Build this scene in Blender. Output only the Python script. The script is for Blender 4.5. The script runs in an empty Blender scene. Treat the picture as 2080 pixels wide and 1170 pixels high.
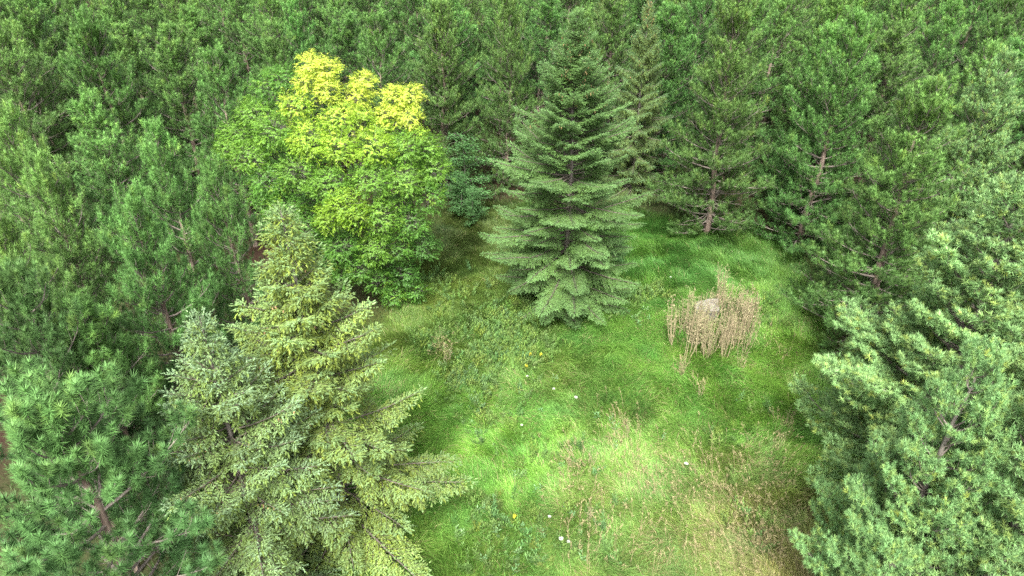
import bpy, math
import numpy as np
from math import radians as R_, sin, cos, pi

# ------------------------------------------------------------------ camera, world, sun, exposure
C = bpy.context.scene.collection
SC = bpy.context.scene
CAM_H = 16.0
PITCH = R_(31.0)
FPX = 1390.0
cam = bpy.data.cameras.new('camera')
cam.sensor_width = 36.0
cam.lens = FPX / 2080.0 * 36.0
cam.clip_end = 2000.0
cam_ob = bpy.data.objects.new('camera', cam)
cam_ob.location = (0, 0, CAM_H)
cam_ob.rotation_euler = (pi / 2 - PITCH, 0, 0)
C.objects.link(cam_ob)
SC.camera = cam_ob

SUN_EL, SUN_AZ = R_(52), R_(188)        # azimuth clockwise from +Y (straight ahead)
world = bpy.data.worlds.new('World')
SC.world = world
world.use_nodes = True
wn, wl = world.node_tree.nodes, world.node_tree.links
wn.clear()
sky = wn.new('ShaderNodeTexSky')
sky.sky_type = 'NISHITA'
sky.sun_disc = False
sky.sun_elevation = SUN_EL
sky.sun_rotation = SUN_AZ
sky.air_density = 1.0
sky.dust_density = 4.0
sky.ozone_density = 1.0
whs = wn.new('ShaderNodeHueSaturation')
whs.inputs['Saturation'].default_value = 0.12      # cloud cover: the blue is mostly gone
wb = wn.new('ShaderNodeBackground')
wb.inputs['Strength'].default_value = 0.12
wo = wn.new('ShaderNodeOutputWorld')
wl.new(sky.outputs[0], whs.inputs['Color'])
wl.new(whs.outputs[0], wb.inputs[0])
wl.new(wb.outputs[0], wo.inputs[0])

sun = bpy.data.lights.new('sun', 'SUN')
sun.energy = 2.5
sun.angle = R_(16)
sun.color = (1.0, 0.96, 0.87)
sun_ob = bpy.data.objects.new('sun', sun)
sun_ob.rotation_euler = (pi / 2 - SUN_EL, 0, pi - SUN_AZ)
sun_ob.location = (0, -10, 40)
C.objects.link(sun_ob)

SC.view_settings.view_transform = 'Standard'
SC.view_settings.look = 'None'
SC.view_settings.exposure = 1.75
SC.view_settings.gamma = 1.0
SC.cycles.max_bounces = 5
SC.cycles.diffuse_bounces = 2
SC.cycles.glossy_bounces = 1
SC.cycles.transmission_bounces = 2
SC.cycles.use_adaptive_sampling = False
SC.cycles.use_denoising = False
SC.cycles.denoiser = 'OPENIMAGEDENOISE'
SC.cycles.denoising_input_passes = 'RGB_ALBEDO_NORMAL'
SC.cycles.denoising_prefilter = 'ACCURATE'
SC.cycles.pixel_filter_type = 'BLACKMAN_HARRIS'
SC.cycles.filter_width = 1.5

# ------------------------------------------------------------------ helpers
def ray(px, py):
    x = (px - 1040.0) / FPX
    y = (585.0 - py) / FPX
    return np.array([x, cos(PITCH) + y * sin(PITCH), -sin(PITCH) + y * cos(PITCH)])

def at_h(px, py, h):
    """world point seen at photo pixel px,py that stands h above the ground"""
    d = ray(px, py)
    t = (CAM_H - h) / -d[2]
    return np.array([0, 0, CAM_H]) + d * t

def at_d(px, py, D):
    d = ray(px, py)
    return np.array([0, 0, CAM_H]) + d * (D / d[1])

def tag(o, label=None, cat=None, group=None, kind=None):
    if label: o['label'] = label
    if cat: o['category'] = cat
    if group: o['group'] = group
    if kind: o['kind'] = kind
    return o

def empty(name, loc=(0, 0, 0), rz=0.0):
    o = bpy.data.objects.new(name, None)
    o.empty_display_size = 0.3
    o.location = loc
    o.rotation_euler = (0, 0, rz)
    C.objects.link(o)
    return o

def link(name, me, parent=None):
    o = bpy.data.objects.new(name, me)
    C.objects.link(o)
    if parent: o.parent = parent
    return o

def mesh_from(name, V, F, mat, col=None, smooth=False):
    """V (n,3), F (m,k) with k 3 or 4, col (n,3) per vertex"""
    V = np.asarray(V, np.float32); F = np.asarray(F, np.int32)
    m, k = F.shape
    me = bpy.data.meshes.new(name)
    me.vertices.add(len(V)); me.vertices.foreach_set('co', V.ravel())
    me.loops.add(m * k); me.loops.foreach_set('vertex_index', F.ravel())
    me.polygons.add(m); me.polygons.foreach_set('loop_start', np.arange(0, m * k, k, dtype=np.int32))
    if smooth:
        me.polygons.foreach_set('use_smooth', np.ones(m, bool))
    if col is not None:
        a = me.attributes.new('col', 'FLOAT_COLOR', 'POINT')
        c4 = np.ones((len(V), 4), np.float32); c4[:, :3] = col
        a.data.foreach_set('color', c4.ravel())
    me.update(calc_edges=True)
    me.materials.append(mat)
    return me

def nrm(a):
    return a / np.maximum(np.linalg.norm(a, axis=-1, keepdims=True), 1e-9)

def rnd_dirs(rng, n):
    return nrm(rng.normal(size=(n, 3)))

class Tubes:
    """collects tapering tubes into one mesh"""
    def __init__(s): s.V = []; s.F = []; s.n = 0
    def add(s, P, r, k=5):
        P = np.asarray(P, float); n = len(P)
        r = np.broadcast_to(np.asarray(r, float), (n,))
        T = np.empty_like(P); T[1:-1] = P[2:] - P[:-2]; T[0] = P[1] - P[0]; T[-1] = P[-1] - P[-2]
        T = nrm(T)
        ref = np.array([1.0, 0, 0]) if abs(T[0][0]) < 0.7 else np.array([0, 1.0, 0])
        A = nrm(np.cross(T, ref)); B = np.cross(T, A)
        th = np.arange(k) * 2 * pi / k
        ring = P[:, None, :] + r[:, None, None] * (np.cos(th)[None, :, None] * A[:, None, :] + np.sin(th)[None, :, None] * B[:, None, :])
        s.V.append(ring.reshape(-1, 3))
        i = np.arange(n - 1)[:, None] * k; j = np.arange(k)[None, :]; j2 = (j + 1) % k
        f = np.stack([i + j, i + j2, i + k + j2, i + k + j], -1).reshape(-1, 4) + s.n
        s.F.append(f); s.n += n * k
    def mesh(s, name, mat, smooth=True):
        return mesh_from(name, np.concatenate(s.V), np.concatenate(s.F), mat, None, smooth)

def needles(rng, P, D, col, K, nl, sl, w, spread=(35, 75), cj=0.12, jit=0.35):
    """brush of K needles round each shoot: P start, D direction, col (n,3); nl needle length (n,), sl shoot length (n,)"""
    n = len(P)
    nl = np.broadcast_to(nl, (n,)); sl = np.broadcast_to(sl, (n,))
    P = np.repeat(P, K, 0); D = np.repeat(nrm(D), K, 0); nl = np.repeat(nl, K); sl = np.repeat(sl, K)
    c = np.repeat(col, K, 0)
    t = rng.random(n * K) ** 0.7
    a = np.radians(spread[1] + (spread[0] - spread[1]) * t + rng.normal(0, 9, n * K))
    pr = nrm(np.cross(D, rnd_dirs(rng, n * K)))
    nd = D * np.cos(a)[:, None] + pr * np.sin(a)[:, None]
    b = P + D * (t * sl)[:, None]
    L = nl * rng.uniform(0.75, 1.15, n * K)
    tip = b + nd * L[:, None]
    # the flat of each needle turns to the outside of its brush, mostly upwards
    N = np.array([0, 0, 0.9]) + 0.5 * D + rnd_dirs(rng, n * K) * jit
    side = nrm(np.cross(nd, N)) * (w / 2)
    V = np.stack([b - side, b + side, tip], 1).reshape(-1, 3)
    F = np.arange(n * K * 3, dtype=np.int32).reshape(-1, 3)
    c = c * (1 + rng.normal(0, cj, (n * K, 1)))
    c = np.clip(np.repeat(c, 3, 0), 0.002, 1)
    return V, F, c

def leaves(rng, P, D, N, L, W, col, cj=0.12):
    """rhombic leaves: base P, direction D, rough normal N"""
    n = len(P)
    D = nrm(D); S = nrm(np.cross(D, N)); U = np.cross(S, D)
    L = np.broadcast_to(L, (n,))[:, None]; W = np.broadcast_to(W, (n,))[:, None]
    m = P + D * L * 0.45 + U * L * 0.06
    t = P + D * L - U * L * 0.08
    V = np.stack([P, m + S * W / 2, t, m - S * W / 2], 1).reshape(-1, 3)
    F = np.arange(n * 4, dtype=np.int32).reshape(-1, 4)
    c = col * (1 + rng.normal(0, cj, (n, 1)))
    return V, F, np.clip(np.repeat(c, 4, 0), 0.002, 1)

# ------------------------------------------------------------------ materials
def foliage_mat(name, transl=0.3, rough=0.5, spec=0.3, sat=1.0, val=1.0, hvar=0.014, vvar=0.22):
    m = bpy.data.materials.new(name); m.use_nodes = True
    nt = m.node_tree; n, l = nt.nodes, nt.links; n.clear()
    at = n.new('ShaderNodeAttribute'); at.attribute_name = 'col'
    oi = n.new('ShaderNodeObjectInfo')
    hs = n.new('ShaderNodeHueSaturation')
    mr = n.new('ShaderNodeMapRange'); mr.inputs['To Min'].default_value = val * (1 - vvar); mr.inputs['To Max'].default_value = val * (1 + vvar)
    l.new(oi.outputs['Random'], mr.inputs['Value']); l.new(mr.outputs[0], hs.inputs['Value'])
    wh = n.new('ShaderNodeTexWhiteNoise'); wh.noise_dimensions = '1D'
    l.new(oi.outputs['Random'], wh.inputs['W'])
    mh = n.new('ShaderNodeMapRange'); mh.inputs['To Min'].default_value = 0.5 - hvar; mh.inputs['To Max'].default_value = 0.5 + hvar
    l.new(wh.outputs['Value'], mh.inputs['Value']); l.new(mh.outputs[0], hs.inputs['Hue'])
    hs.inputs['Saturation'].default_value = sat
    l.new(at.outputs['Color'], hs.inputs['Color'])
    p = n.new('ShaderNodeBsdfPrincipled'); p.inputs['Roughness'].default_value = rough
    p.inputs['Specular IOR Level'].default_value = spec
    l.new(hs.outputs[0], p.inputs['Base Color'])
    tr = n.new('ShaderNodeBsdfTranslucent'); l.new(hs.outputs[0], tr.inputs['Color'])
    mx = n.new('ShaderNodeMixShader'); mx.inputs[0].default_value = transl
    o = n.new('ShaderNodeOutputMaterial')
    l.new(p.outputs[0], mx.inputs[1]); l.new(tr.outputs[0], mx.inputs[2]); l.new(mx.outputs[0], o.inputs[0])
    return m

def bark_mat(name, c1, c2, scale=9.0):
    m = bpy.data.materials.new(name); m.use_nodes = True
    nt = m.node_tree; n, l = nt.nodes, nt.links
    p = n['Principled BSDF']; p.inputs['Roughness'].default_value = 0.9; p.inputs['Specular IOR Level'].default_value = 0.2
    tc = n.new('ShaderNodeTexCoord'); mp = n.new('ShaderNodeMapping'); mp.inputs['Scale'].default_value = (1, 1, 0.25)
    ns = n.new('ShaderNodeTexNoise'); ns.inputs['Scale'].default_value = scale; ns.inputs['Detail'].default_value = 6
    cr = n.new('ShaderNodeValToRGB'); cr.color_ramp.elements[0].position = 0.35; cr.color_ramp.elements[1].position = 0.65
    cr.color_ramp.elements[0].color = (*c1, 1); cr.color_ramp.elements[1].color = (*c2, 1)
    bm = n.new('ShaderNodeBump'); bm.inputs['Strength'].default_value = 0.6; bm.inputs['Distance'].default_value = 0.03
    l.new(tc.outputs['Object'], mp.inputs[0]); l.new(mp.outputs[0], ns.inputs['Vector'])
    l.new(ns.outputs['Fac'], cr.inputs[0]); l.new(cr.outputs[0], p.inputs['Base Color'])
    l.new(ns.outputs['Fac'], bm.inputs['Height']); l.new(bm.outputs[0], p.inputs['Normal'])
    return m

M_PINE = foliage_mat('pine_needles', 0.08, 0.5, 0.2)
M_WPINE = foliage_mat('white_pine_needles', 0.15, 0.5, 0.25, vvar=0.05)
M_SPRUCE = foliage_mat('spruce_needles', 0.2, 0.55, 0.2, vvar=0.04, hvar=0.004)
M_LEAF = foliage_mat('broad_leaves', 0.45, 0.45, 0.4, vvar=0.03, hvar=0.004)
M_GRASS = foliage_mat('meadow_grass', 0.35, 0.5, 0.35, vvar=0.02, hvar=0.002)
M_DRY = foliage_mat('dry_stalks', 0.15, 0.8, 0.1, vvar=0.12, hvar=0.008)
M_CONE = foliage_mat('cones', 0.0, 0.7, 0.2, vvar=0.05, hvar=0.005)
M_PETAL = foliage_mat('petals', 0.3, 0.6, 0.2, vvar=0.03, hvar=0.003)
M_BARKP = bark_mat('pine_bark', (0.13, 0.095, 0.075), (0.30, 0.23, 0.19))
M_BARKS = bark_mat('spruce_bark', (0.12, 0.105, 0.09), (0.27, 0.24, 0.21))
M_BARKG = bark_mat('grey_branch_bark', (0.13, 0.11, 0.095), (0.30, 0.26, 0.225), 20)
M_TWIG = bark_mat('spruce_twig_bark', (0.08, 0.068, 0.055), (0.2, 0.17, 0.14), 20)
M_BARKA = bark_mat('ash_bark', (0.09, 0.08, 0.07), (0.22, 0.20, 0.175))

# ------------------------------------------------------------------ tree generators
UP = np.array([0, 0, 1.0])

def bent(p0, az, el0, el1, L, n=6, wob=0.06, rng=None):
    """polyline starting at p0, azimuth az, elevation going from el0 to el1"""
    s = L / (n - 1); p = np.array(p0, float); out = [p.copy()]
    a = az
    for i in range(n - 1):
        e = el0 + (el1 - el0) * (i / max(1, n - 2))
        if rng is not None: a += rng.normal(0, wob); e += rng.normal(0, wob)
        p = p + s * np.array([cos(a) * cos(e), sin(a) * cos(e), sin(e)])
        out.append(p.copy())
    return np.array(out)

def along(P, t):
    """point and direction at fraction t of polyline with even segments"""
    n = len(P) - 1; x = min(max(t, 0), 0.9999) * n; i = int(x); f = x - i
    return P[i] * (1 - f) + P[i + 1] * f, nrm(P[i + 1] - P[i])

def trunk_poly(rng, h, lean=0.12, n=12):
    z = np.linspace(0, h, n); w = np.cumsum(rng.normal(0, lean / 3, (n, 2)), 0)
    w -= w[0]; P = np.zeros((n, 3)); P[:, :2] = w; P[:, 2] = z
    return P

def tpoint(P, z):
    h = P[-1][2]; t = z / h; q, _ = along(P, t)
    return q

def make_pine(seed, h=10.0, R=2.3, z0=2.6, K=44, nl=0.145, top=1.0, fine=0.72, gap=0.12, col=(0.094, 0.205, 0.058), fork=False, w=0.0135, dz=0.95, low=0.7, limb=1.0):
    rng = np.random.default_rng(seed)
    tr = trunk_poly(rng, h)
    T = Tubes(); r0 = 0.012 * h
    T.add(tr, r0 * (1 - np.linspace(0, 1, len(tr))) ** 0.8 + 0.012, 9)
    B = Tubes()
    pos, dr, cc, nls, sls = [], [], [], [], []
    base = np.array(col)
    def tuft(p, d, s=1.0, cj=None):
        pos.append(p); dr.append(d)
        v = rng.normal(0, 0.13)
        c = base * (1 + v) * (1 if cj is None else cj)
        yl = max(0, rng.normal(-0.08, 0.2)); c = c * np.array([1 + yl, 1 + 0.35 * yl, 1 - 0.1 * yl])
        cc.append(c); nls.append(nl * s * rng.uniform(0.85, 1.15)); sls.append(0.25 * s * rng.uniform(0.7, 1.3))
    # bare lower limbs
    z = 0.9
    while z < z0 + 0.25 * (h - z0):
        for k in range(rng.integers(1, 4)):
            az = rng.uniform(0, 2 * pi); L = rng.uniform(0.6, 1.0) * R * 0.8
            P = bent(tpoint(tr, z), az, R_(rng.uniform(-5, 15)), R_(rng.uniform(-20, 10)), L, 6, 0.12, rng)
            B.add(P, np.linspace(0.016, 0.004, 6) * limb, 4)
            for q in range(rng.integers(2, 6)):
                p, d = along(P, rng.uniform(0.3, 0.95))
                P2 = bent(p, az + rng.choice([-1, 1]) * rng.uniform(0.5, 1.1), R_(rng.uniform(-25, 20)), R_(rng.uniform(-25, 10)), rng.uniform(0.2, 0.6), 4, 0.2, rng)
                B.add(P2, np.linspace(0.006, 0.002, 4), 3)
        z += rng.uniform(0.25, 0.5)
    z = z0
    while z < h - 0.25:
        u = (z - z0) / (h - z0)
        nb = 5 if u < 0.9 else 4
        a0 = rng.uniform(0, 2 * pi)
        prof = (1 - u) ** 0.52 * (low + (1 - low) * min(1, u / 0.3)) * top + 0.05
        for k in range(nb):
            if rng.random() < gap: continue
            az = a0 + k * 2 * pi / nb + rng.normal(0, 0.22)
            L = R * prof * (rng.uniform(0.55, 1.0) if rng.random() < 0.65 else rng.uniform(1.0, 1.25))
            e0 = R_(2 + 42 * u + rng.normal(0, 7)); e1 = e0 + R_(18 + 18 * u)
            n = 7
            P = bent(tpoint(tr, z + rng.normal(0, 0.05)), az, e0, e1, L, n, 0.05, rng)
            rb = 0.010 + 0.013 * L
            B.add(P, np.linspace(rb, 0.007, n), 5)
            s = max(0.12, L * (0.24 if L > 1.2 else 0.12))
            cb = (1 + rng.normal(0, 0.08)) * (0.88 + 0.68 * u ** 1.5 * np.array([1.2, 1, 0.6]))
            while s < L:
                p, d = along(P, s / L)
                ex = L - s
                for sd in (-1, 1):
                    if rng.random() < 0.1: continue
                    l2 = (0.22 + 0.42 * ex) * rng.uniform(0.75, 1.2)
                    l2 = min(l2, 0.85)
                    P2 = bent(p, az + sd * R_(rng.uniform(35, 68)), e0 + R_(rng.uniform(0, 28)), e0 + R_(rng.uniform(25, 60)), l2, 4, 0.1, rng)
                    B.add(P2, np.linspace(0.008, 0.004, 4), 3)
                    q = l2
                    first = True
                    while q > 0.08:
                        p3, d3 = along(P2, q / l2)
                        if first:
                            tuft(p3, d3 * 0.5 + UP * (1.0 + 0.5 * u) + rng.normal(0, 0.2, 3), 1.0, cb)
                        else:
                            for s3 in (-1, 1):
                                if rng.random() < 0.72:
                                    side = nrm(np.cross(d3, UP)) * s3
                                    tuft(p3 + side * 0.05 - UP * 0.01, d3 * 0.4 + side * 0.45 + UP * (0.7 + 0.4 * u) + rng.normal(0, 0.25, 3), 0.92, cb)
                        first = False
                        q -= rng.uniform(0.15, 0.22) / fine
                s += rng.uniform(0.17, 0.26) / fine
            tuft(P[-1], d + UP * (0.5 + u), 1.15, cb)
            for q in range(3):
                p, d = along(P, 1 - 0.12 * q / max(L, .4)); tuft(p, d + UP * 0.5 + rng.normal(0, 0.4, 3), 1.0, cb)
        z += dz * rng.uniform(0.40, 0.58) * (1 - 0.3 * u)
    # leader candles
    for q in range(34):
        p = tpoint(tr, h - 0.06 * q - 0.02)
        tuft(p, UP * (1.3 if q < 8 else 0.5) + rng.normal(0, 0.55, 3), 1.15, np.array([1.4, 1.3, 1.15]))
    n = len(pos)
    V, F, c = needles(rng, np.array(pos), np.array(dr), np.array(cc), K, np.array(nls), np.array(sls), w, (38, 84))
    return dict(h=h, R=R, trunk=T.mesh('trunk', M_BARKP), branches=B.mesh('branches', M_BARKG),
                crown=mesh_from('crown', V, F, M_PINE, c), n=n)

def make_white_pine(seed, h=10.5, R=3.2, z0=0.6, K=26, col=(0.225, 0.385, 0.145)):
    rng = np.random.default_rng(seed)
    tr = trunk_poly(rng, h)
    T = Tubes(); T.add(tr, 0.013 * h * (1 - np.linspace(0, 1, len(tr))) ** 0.8 + 0.012, 9)
    B = Tubes(); pos, dr, cc, nls, sls = [], [], [], [], []
    base = np.array(col)
    def tuft(p, d, s, cb):
        pos.append(p); dr.append(d)
        yl = max(0, rng.normal(0, 0.25))
        c = base * (1 + rng.normal(0, 0.1)) * cb * np.array([1 + yl, 1 + 0.3 * yl, 1 - 0.35 * yl])
        cc.append(c); nls.append(0.11 * s * rng.uniform(0.85, 1.2)); sls.append(0.085 * s * rng.uniform(0.6, 1.2))
    z = z0
    while z < h - 0.2:
        u = (z - z0) / (h - z0)
        nb = 6 if u < 0.85 else 4
        a0 = rng.uniform(0, 2 * pi)
        prof = (1 - u) ** 0.75 * (0.8 + 0.2 * min(1, u / 0.2)) + 0.06
        for k in range(nb):
            if rng.random() < 0.1: continue
            az = a0 + k * 2 * pi / nb + rng.normal(0, 0.2)
            L = R * prof * rng.uniform(0.62, 1.15)
            e0 = R_(5 + 38 * u + rng.normal(0, 5)); e1 = e0 + R_(34)
            P = bent(tpoint(tr, z + rng.normal(0, 0.06)), az, e0, e1, L, 8, 0.05, rng)
            B.add(P, np.linspace(0.010 + 0.013 * L, 0.006, 8), 5)
            cb = 1 + rng.normal(0, 0.08)
            s = max(0.15, L * 0.32)
            while s < L:
                p, d = along(P, s / L); ex = L - s
                for sd in (-1, 1):
                    l2 = min(1.1, (0.25 + 0.5 * ex) * rng.uniform(0.5, 1.3))
                    P2 = bent(p, az + sd * R_(rng.uniform(30, 62)), e0 + R_(rng.uniform(-15, 35)), e0 + R_(rng.uniform(10, 60)), l2, 5, 0.1, rng)
                    B.add(P2, np.linspace(0.007, 0.003, 5), 3)
                    q = l2
                    while q > 0.05:
                        p3, d3 = along(P2, q / l2)
                        for s3 in (-1, 1):
                            side = nrm(np.cross(d3, UP)) * s3
                            l3 = min(0.3, 0.08 + 0.35 * (l2 - q)) * rng.uniform(0.6, 1.2)
                            dd = nrm(d3 * 0.7 + side * 0.7 + UP * rng.uniform(-0.1, 1.0))
                            tuft(p3 + dd * l3, dd + UP * 0.5 + rng.normal(0, 0.2, 3), 1.0, cb)
                            if l3 > 0.17: tuft(p3 + dd * l3 * 0.5, dd * 0.5 + UP * 0.7 + rng.normal(0, 0.3, 3), 0.95, cb)
                        q -= rng.uniform(0.10, 0.15)
                s += rng.uniform(0.15, 0.24)
            for q in range(5):
                p, d = along(P, 1 - 0.07 * q / L); tuft(p, d + UP * 0.5 + rng.normal(0, 0.35, 3), 1.1, cb)
        z += rng.uniform(0.38, 0.56)
    for q in range(20):
        tuft(tpoint(tr, h - 0.04 * q - 0.02), UP * 1.2 + rng.normal(0, 0.5, 3), 1.15, 1.1)
    V, F, c = needles(rng, np.array(pos), np.array(dr), np.array(cc), K, np.array(nls), np.array(sls), 0.015, (20, 80))
    return dict(h=h, R=R, trunk=T.mesh('trunk', M_BARKS), branches=B.mesh('branches', M_BARKG),
                crown=mesh_from('crown', V, F, M_WPINE, c), n=len(pos))

def make_spruce(seed, h=12.0, R=3.3, z0=0.4, tipc=(0.15, 0.24, 0.15), hang=(0.12, 0.16, 0.045), step=0.32, power=0.8, droop=0.5, cones=300, gap=0.12,
                dens=1.0, K=9, conez=0.7, tight=1.0):
    rng = np.random.default_rng(seed)
    tr = trunk_poly(rng, h, 0.06)
    T = Tubes(); T.add(tr, 0.012 * h * (1 - np.linspace(0, 1, len(tr))) ** 1.1 + 0.008, 9)
    B = Tubes(); pos, dr, cc, nls, sls = [], [], [], [], []
    tipc = np.array(tipc); hang = np.array(hang); cp = []
    def shoot(p, d, mix, s, cb):
        pos.append(p); dr.append(d)
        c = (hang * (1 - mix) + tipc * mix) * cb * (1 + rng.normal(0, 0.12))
        cc.append(c); nls.append(0.042 * s); sls.append(0.12 * s * rng.uniform(0.7, 1.2))
    z = z0
    while z < h - 0.12:
        u = (z - z0) / (h - z0)
        nb = int(rng.integers(5, 8)) if u < 0.8 else 5
        a0 = rng.uniform(0, 2 * pi)
        v = (1 - u) * power; prof = v / (1 + v ** 3) ** (1 / 3) * (0.78 + 0.22 * min(1, u / 0.22)) + 0.045
        for k in range(nb):
            if rng.random() < gap * (1 if u < 0.7 else 0.3): continue
            az = a0 + k * 2 * pi / nb + rng.normal(0, 0.22)
            L = R * prof * (rng.uniform(0.6, 1.12) if rng.random() < 0.8 else rng.uniform(1.0, 1.32))
            if L < 0.12: continue
            e0 = R_(-16 + 62 * u ** 1.3 + rng.normal(0, 5)); e1 = e0 + R_(10 + 10 * u)
            P = bent(tpoint(tr, z + rng.normal(0, 0.06)), az, e0, e1, L, 7, 0.035, rng)
            B.add(P, np.linspace(0.008 + 0.010 * L, 0.004, 7), 4)
            cb = 1 + rng.normal(0, 0.1)
            s = 0.12 if L < 1.2 else L * rng.uniform(0.22, 0.36)
            # bare inner twigs
            for q in range(int(L * 4)):
                p, d = along(P, rng.uniform(0.05, 0.5))
                P2 = bent(p, az + rng.choice([-1, 1]) * rng.uniform(0.5, 1.4), R_(rng.uniform(-40, 15)), R_(rng.uniform(-50, 0)), rng.uniform(0.15, 0.5), 3, 0.2, rng)
                B.add(P2, np.linspace(0.004, 0.0015, 3), 3)
            while s < L:
                p, d = along(P, s / L); ex = L - s
                far = s / L
                for sd in (-1, 1):
                    l2 = min(0.72, 0.07 + 0.42 * ex) * rng.uniform(0.6, 1.15)
                    dp = droop * (1.1 - far) * rng.uniform(0.4, 1.4)
                    P2 = bent(p, az + sd * R_(rng.uniform(38, 66)), e0 - dp * 0.5, e0 - dp * 1.3, l2, 4, 0.08, rng)
                    if l2 > 0.15: B.add(P2, np.linspace(0.004, 0.002, 4), 3)
                    q = l2
                    while q > 0.02:
                        p3, d3 = along(P2, q / l2)
                        out = q / l2
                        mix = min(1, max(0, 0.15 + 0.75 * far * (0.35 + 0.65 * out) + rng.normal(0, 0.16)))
                        for s3 in (-1, 1):
                            side = nrm(np.cross(d3, UP)) * s3
                            dd = d3 * 0.85 + side * 0.6 + UP * rng.uniform(-0.25 - droop * 0.9 * (1 - far), 0.30)
                            shoot(p3, dd, mix, 1.0, cb)
                        if droop > 0.3 and rng.random() < 0.5 * droop * 1.6:
                            shoot(p3, -UP + d3 * 0.35 + rng.normal(0, 0.2, 3), 0.1 * mix, 1.5, cb)
                        q -= rng.uniform(0.06, 0.09) / dens
                shoot(p, d * 0.6 + UP * 0.6 + rng.normal(0, 0.2, 3), min(1, 0.4 + far * 0.6), 1.0, cb)
                s += rng.uniform(0.075, 0.12) / dens
            shoot(P[-1], d, 1.0, 1.3, cb)
            if u > conez - 0.35 * rng.random() and cones:
                for q in range(rng.integers(1, 7)):
                    p, d = along(P, rng.uniform(0.45, 1.0)); cp.append(p + rng.normal(0, 0.05, 3) - UP * 0.05)
        z += step * rng.uniform(0.75, 1.2) * (1 - 0.5 * u)
    for q in range(110):
        p = tpoint(tr, h - 0.02 * q)
        shoot(p, UP * (1.6 if q < 14 else 0.5) + rng.normal(0, 0.5, 3), 0.7, 1.2, 1.0)
    P_, D_ = np.array(pos), np.array(dr)
    V, F, c = needles(rng, P_, D_, np.array(cc), K, np.array(nls), np.array(sls), 0.020, (18, 55))
    r = dict(h=h, R=R, trunk=T.mesh('trunk', M_BARKS), branches=B.mesh('branches', M_TWIG),
             crown=mesh_from('crown', V, F, M_SPRUCE, c), n=len(pos))
    if cones and cp:
        cp = np.array(cp)[:cones * 4]
        # hanging cones: eight-sided-ish scaly spindles
        n = len(cp); L = rng.uniform(0.06, 0.10, n); rad = 0.015
        k = 5; th = np.arange(k) * 2 * pi / k
        zz = np.array([0, 0.25, 0.6, 1.0]); rr = np.array([0.25, 1, 0.85, 0.15]) * rad
        tilt = rng.normal(0, 0.25, (n, 2))
        V = np.zeros((n, 4, k, 3))
        V[..., 0] = cp[:, None, None, 0] + rr[None, :, None] * np.cos(th) + tilt[:, None, None, 0] * (zz[None, :, None] * L[:, None, None])
        V[..., 1] = cp[:, None, None, 1] + rr[None, :, None] * np.sin(th) + tilt[:, None, None, 1] * (zz[None, :, None] * L[:, None, None])
        V[..., 2] = cp[:, None, None, 2] - zz[None, :, None] * L[:, None, None]
        i = np.arange(3)[:, None] * k; j = np.arange(k)[None, :]
        f = np.stack([i + j, i + (j + 1) % k, i + k + (j + 1) % k, i + k + j], -1).reshape(-1, 4)
        F = (f[None] + (np.arange(n) * 4 * k)[:, None, None]).reshape(-1, 4)
        c = np.repeat(np.array([[0.36, 0.24, 0.12]]) * (1 + rng.normal(0, 0.2, (n, 1))), 4 * k, 0)
        r['cones'] = mesh_from('cones', V.reshape(-1, 3), F, M_CONE, np.clip(c, 0.01, 1))
    return r

def plant_tree(proto, name, pos, h, R, rz, label, cat, group=None, lean=(0, 0)):
    o = empty(name, (pos[0], pos[1], ground_z(pos[0], pos[1]) - 0.05), rz)
    sx = R / proto['R']; sz = h / proto['h']
    o.scale = (sx, sx, sz)
    o.rotation_euler = (lean[0], lean[1], rz)
    tag(o, label, cat, group)
    for k in ('trunk', 'branches', 'crown', 'cones'):
        if k in proto:
            c = link(k, proto[k], o)
            if k == 'cones': c['kind'] = 'stuff'
    return o

# ------------------------------------------------------------------ ground
def ground_z(x, y):
    return 0.10 * np.sin(x * 0.31 + 1.3) * np.cos(y * 0.27 + 0.4) + 0.05 * np.sin(x * 0.9 + y * 0.7)

def G(px, py):
    return at_h(px, py, 0.0)[:2]

clear_px = [(790, 600), (850, 500), (885, 440), (980, 415), (1140, 420), (1330, 445), (1500, 462), (1620, 500), (1640, 600), (1700, 720),
            (1760, 820), (1850, 1000), (1960, 1300), (1900, 1700), (300, 1700), (420, 1180), (600, 900), (720, 760)]
CLEAR = np.array([G(*p) for p in clear_px])

def poly_sd(x, y, poly):
    """signed distance, positive inside"""
    x = np.asarray(x, float); y = np.asarray(y, float)
    d = np.full(x.shape, 1e9); ins = np.zeros(x.shape, bool)
    n = len(poly)
    for i in range(n):
        ax, ay = poly[i]; bx, by = poly[(i + 1) % n]
        ex, ey = bx - ax, by - ay
        t = np.clip(((x - ax) * ex + (y - ay) * ey) / (ex * ex + ey * ey), 0, 1)
        d = np.minimum(d, np.hypot(x - ax - t * ex, y - ay - t * ey))
        c = ((ay > y) != (by > y))
        with np.errstate(divide='ignore', invalid='ignore'):
            xi = ex * (y - ay) / (ey if ey else 1e-9) + ax
        ins ^= c & (x < xi)
    return np.where(ins, d, -d)

def vnoise(x, y, s, seed=0):
    """cheap smooth value noise 0..1"""
    r = np.random.default_rng(seed); T = r.random((64, 64))
    X = x / s + 1000.0; Y = y / s + 1000.0
    xi = np.floor(X).astype(int); yi = np.floor(Y).astype(int); fx = X - xi; fy = Y - yi
    fx = fx * fx * (3 - 2 * fx); fy = fy * fy * (3 - 2 * fy)
    a = T[xi % 64, yi % 64]; b = T[(xi + 1) % 64, yi % 64]; c = T[xi % 64, (yi + 1) % 64]; d = T[(xi + 1) % 64, (yi + 1) % 64]
    return (a * (1 - fx) + b * fx) * (1 - fy) + (c * (1 - fx) + d * fx) * fy

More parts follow.
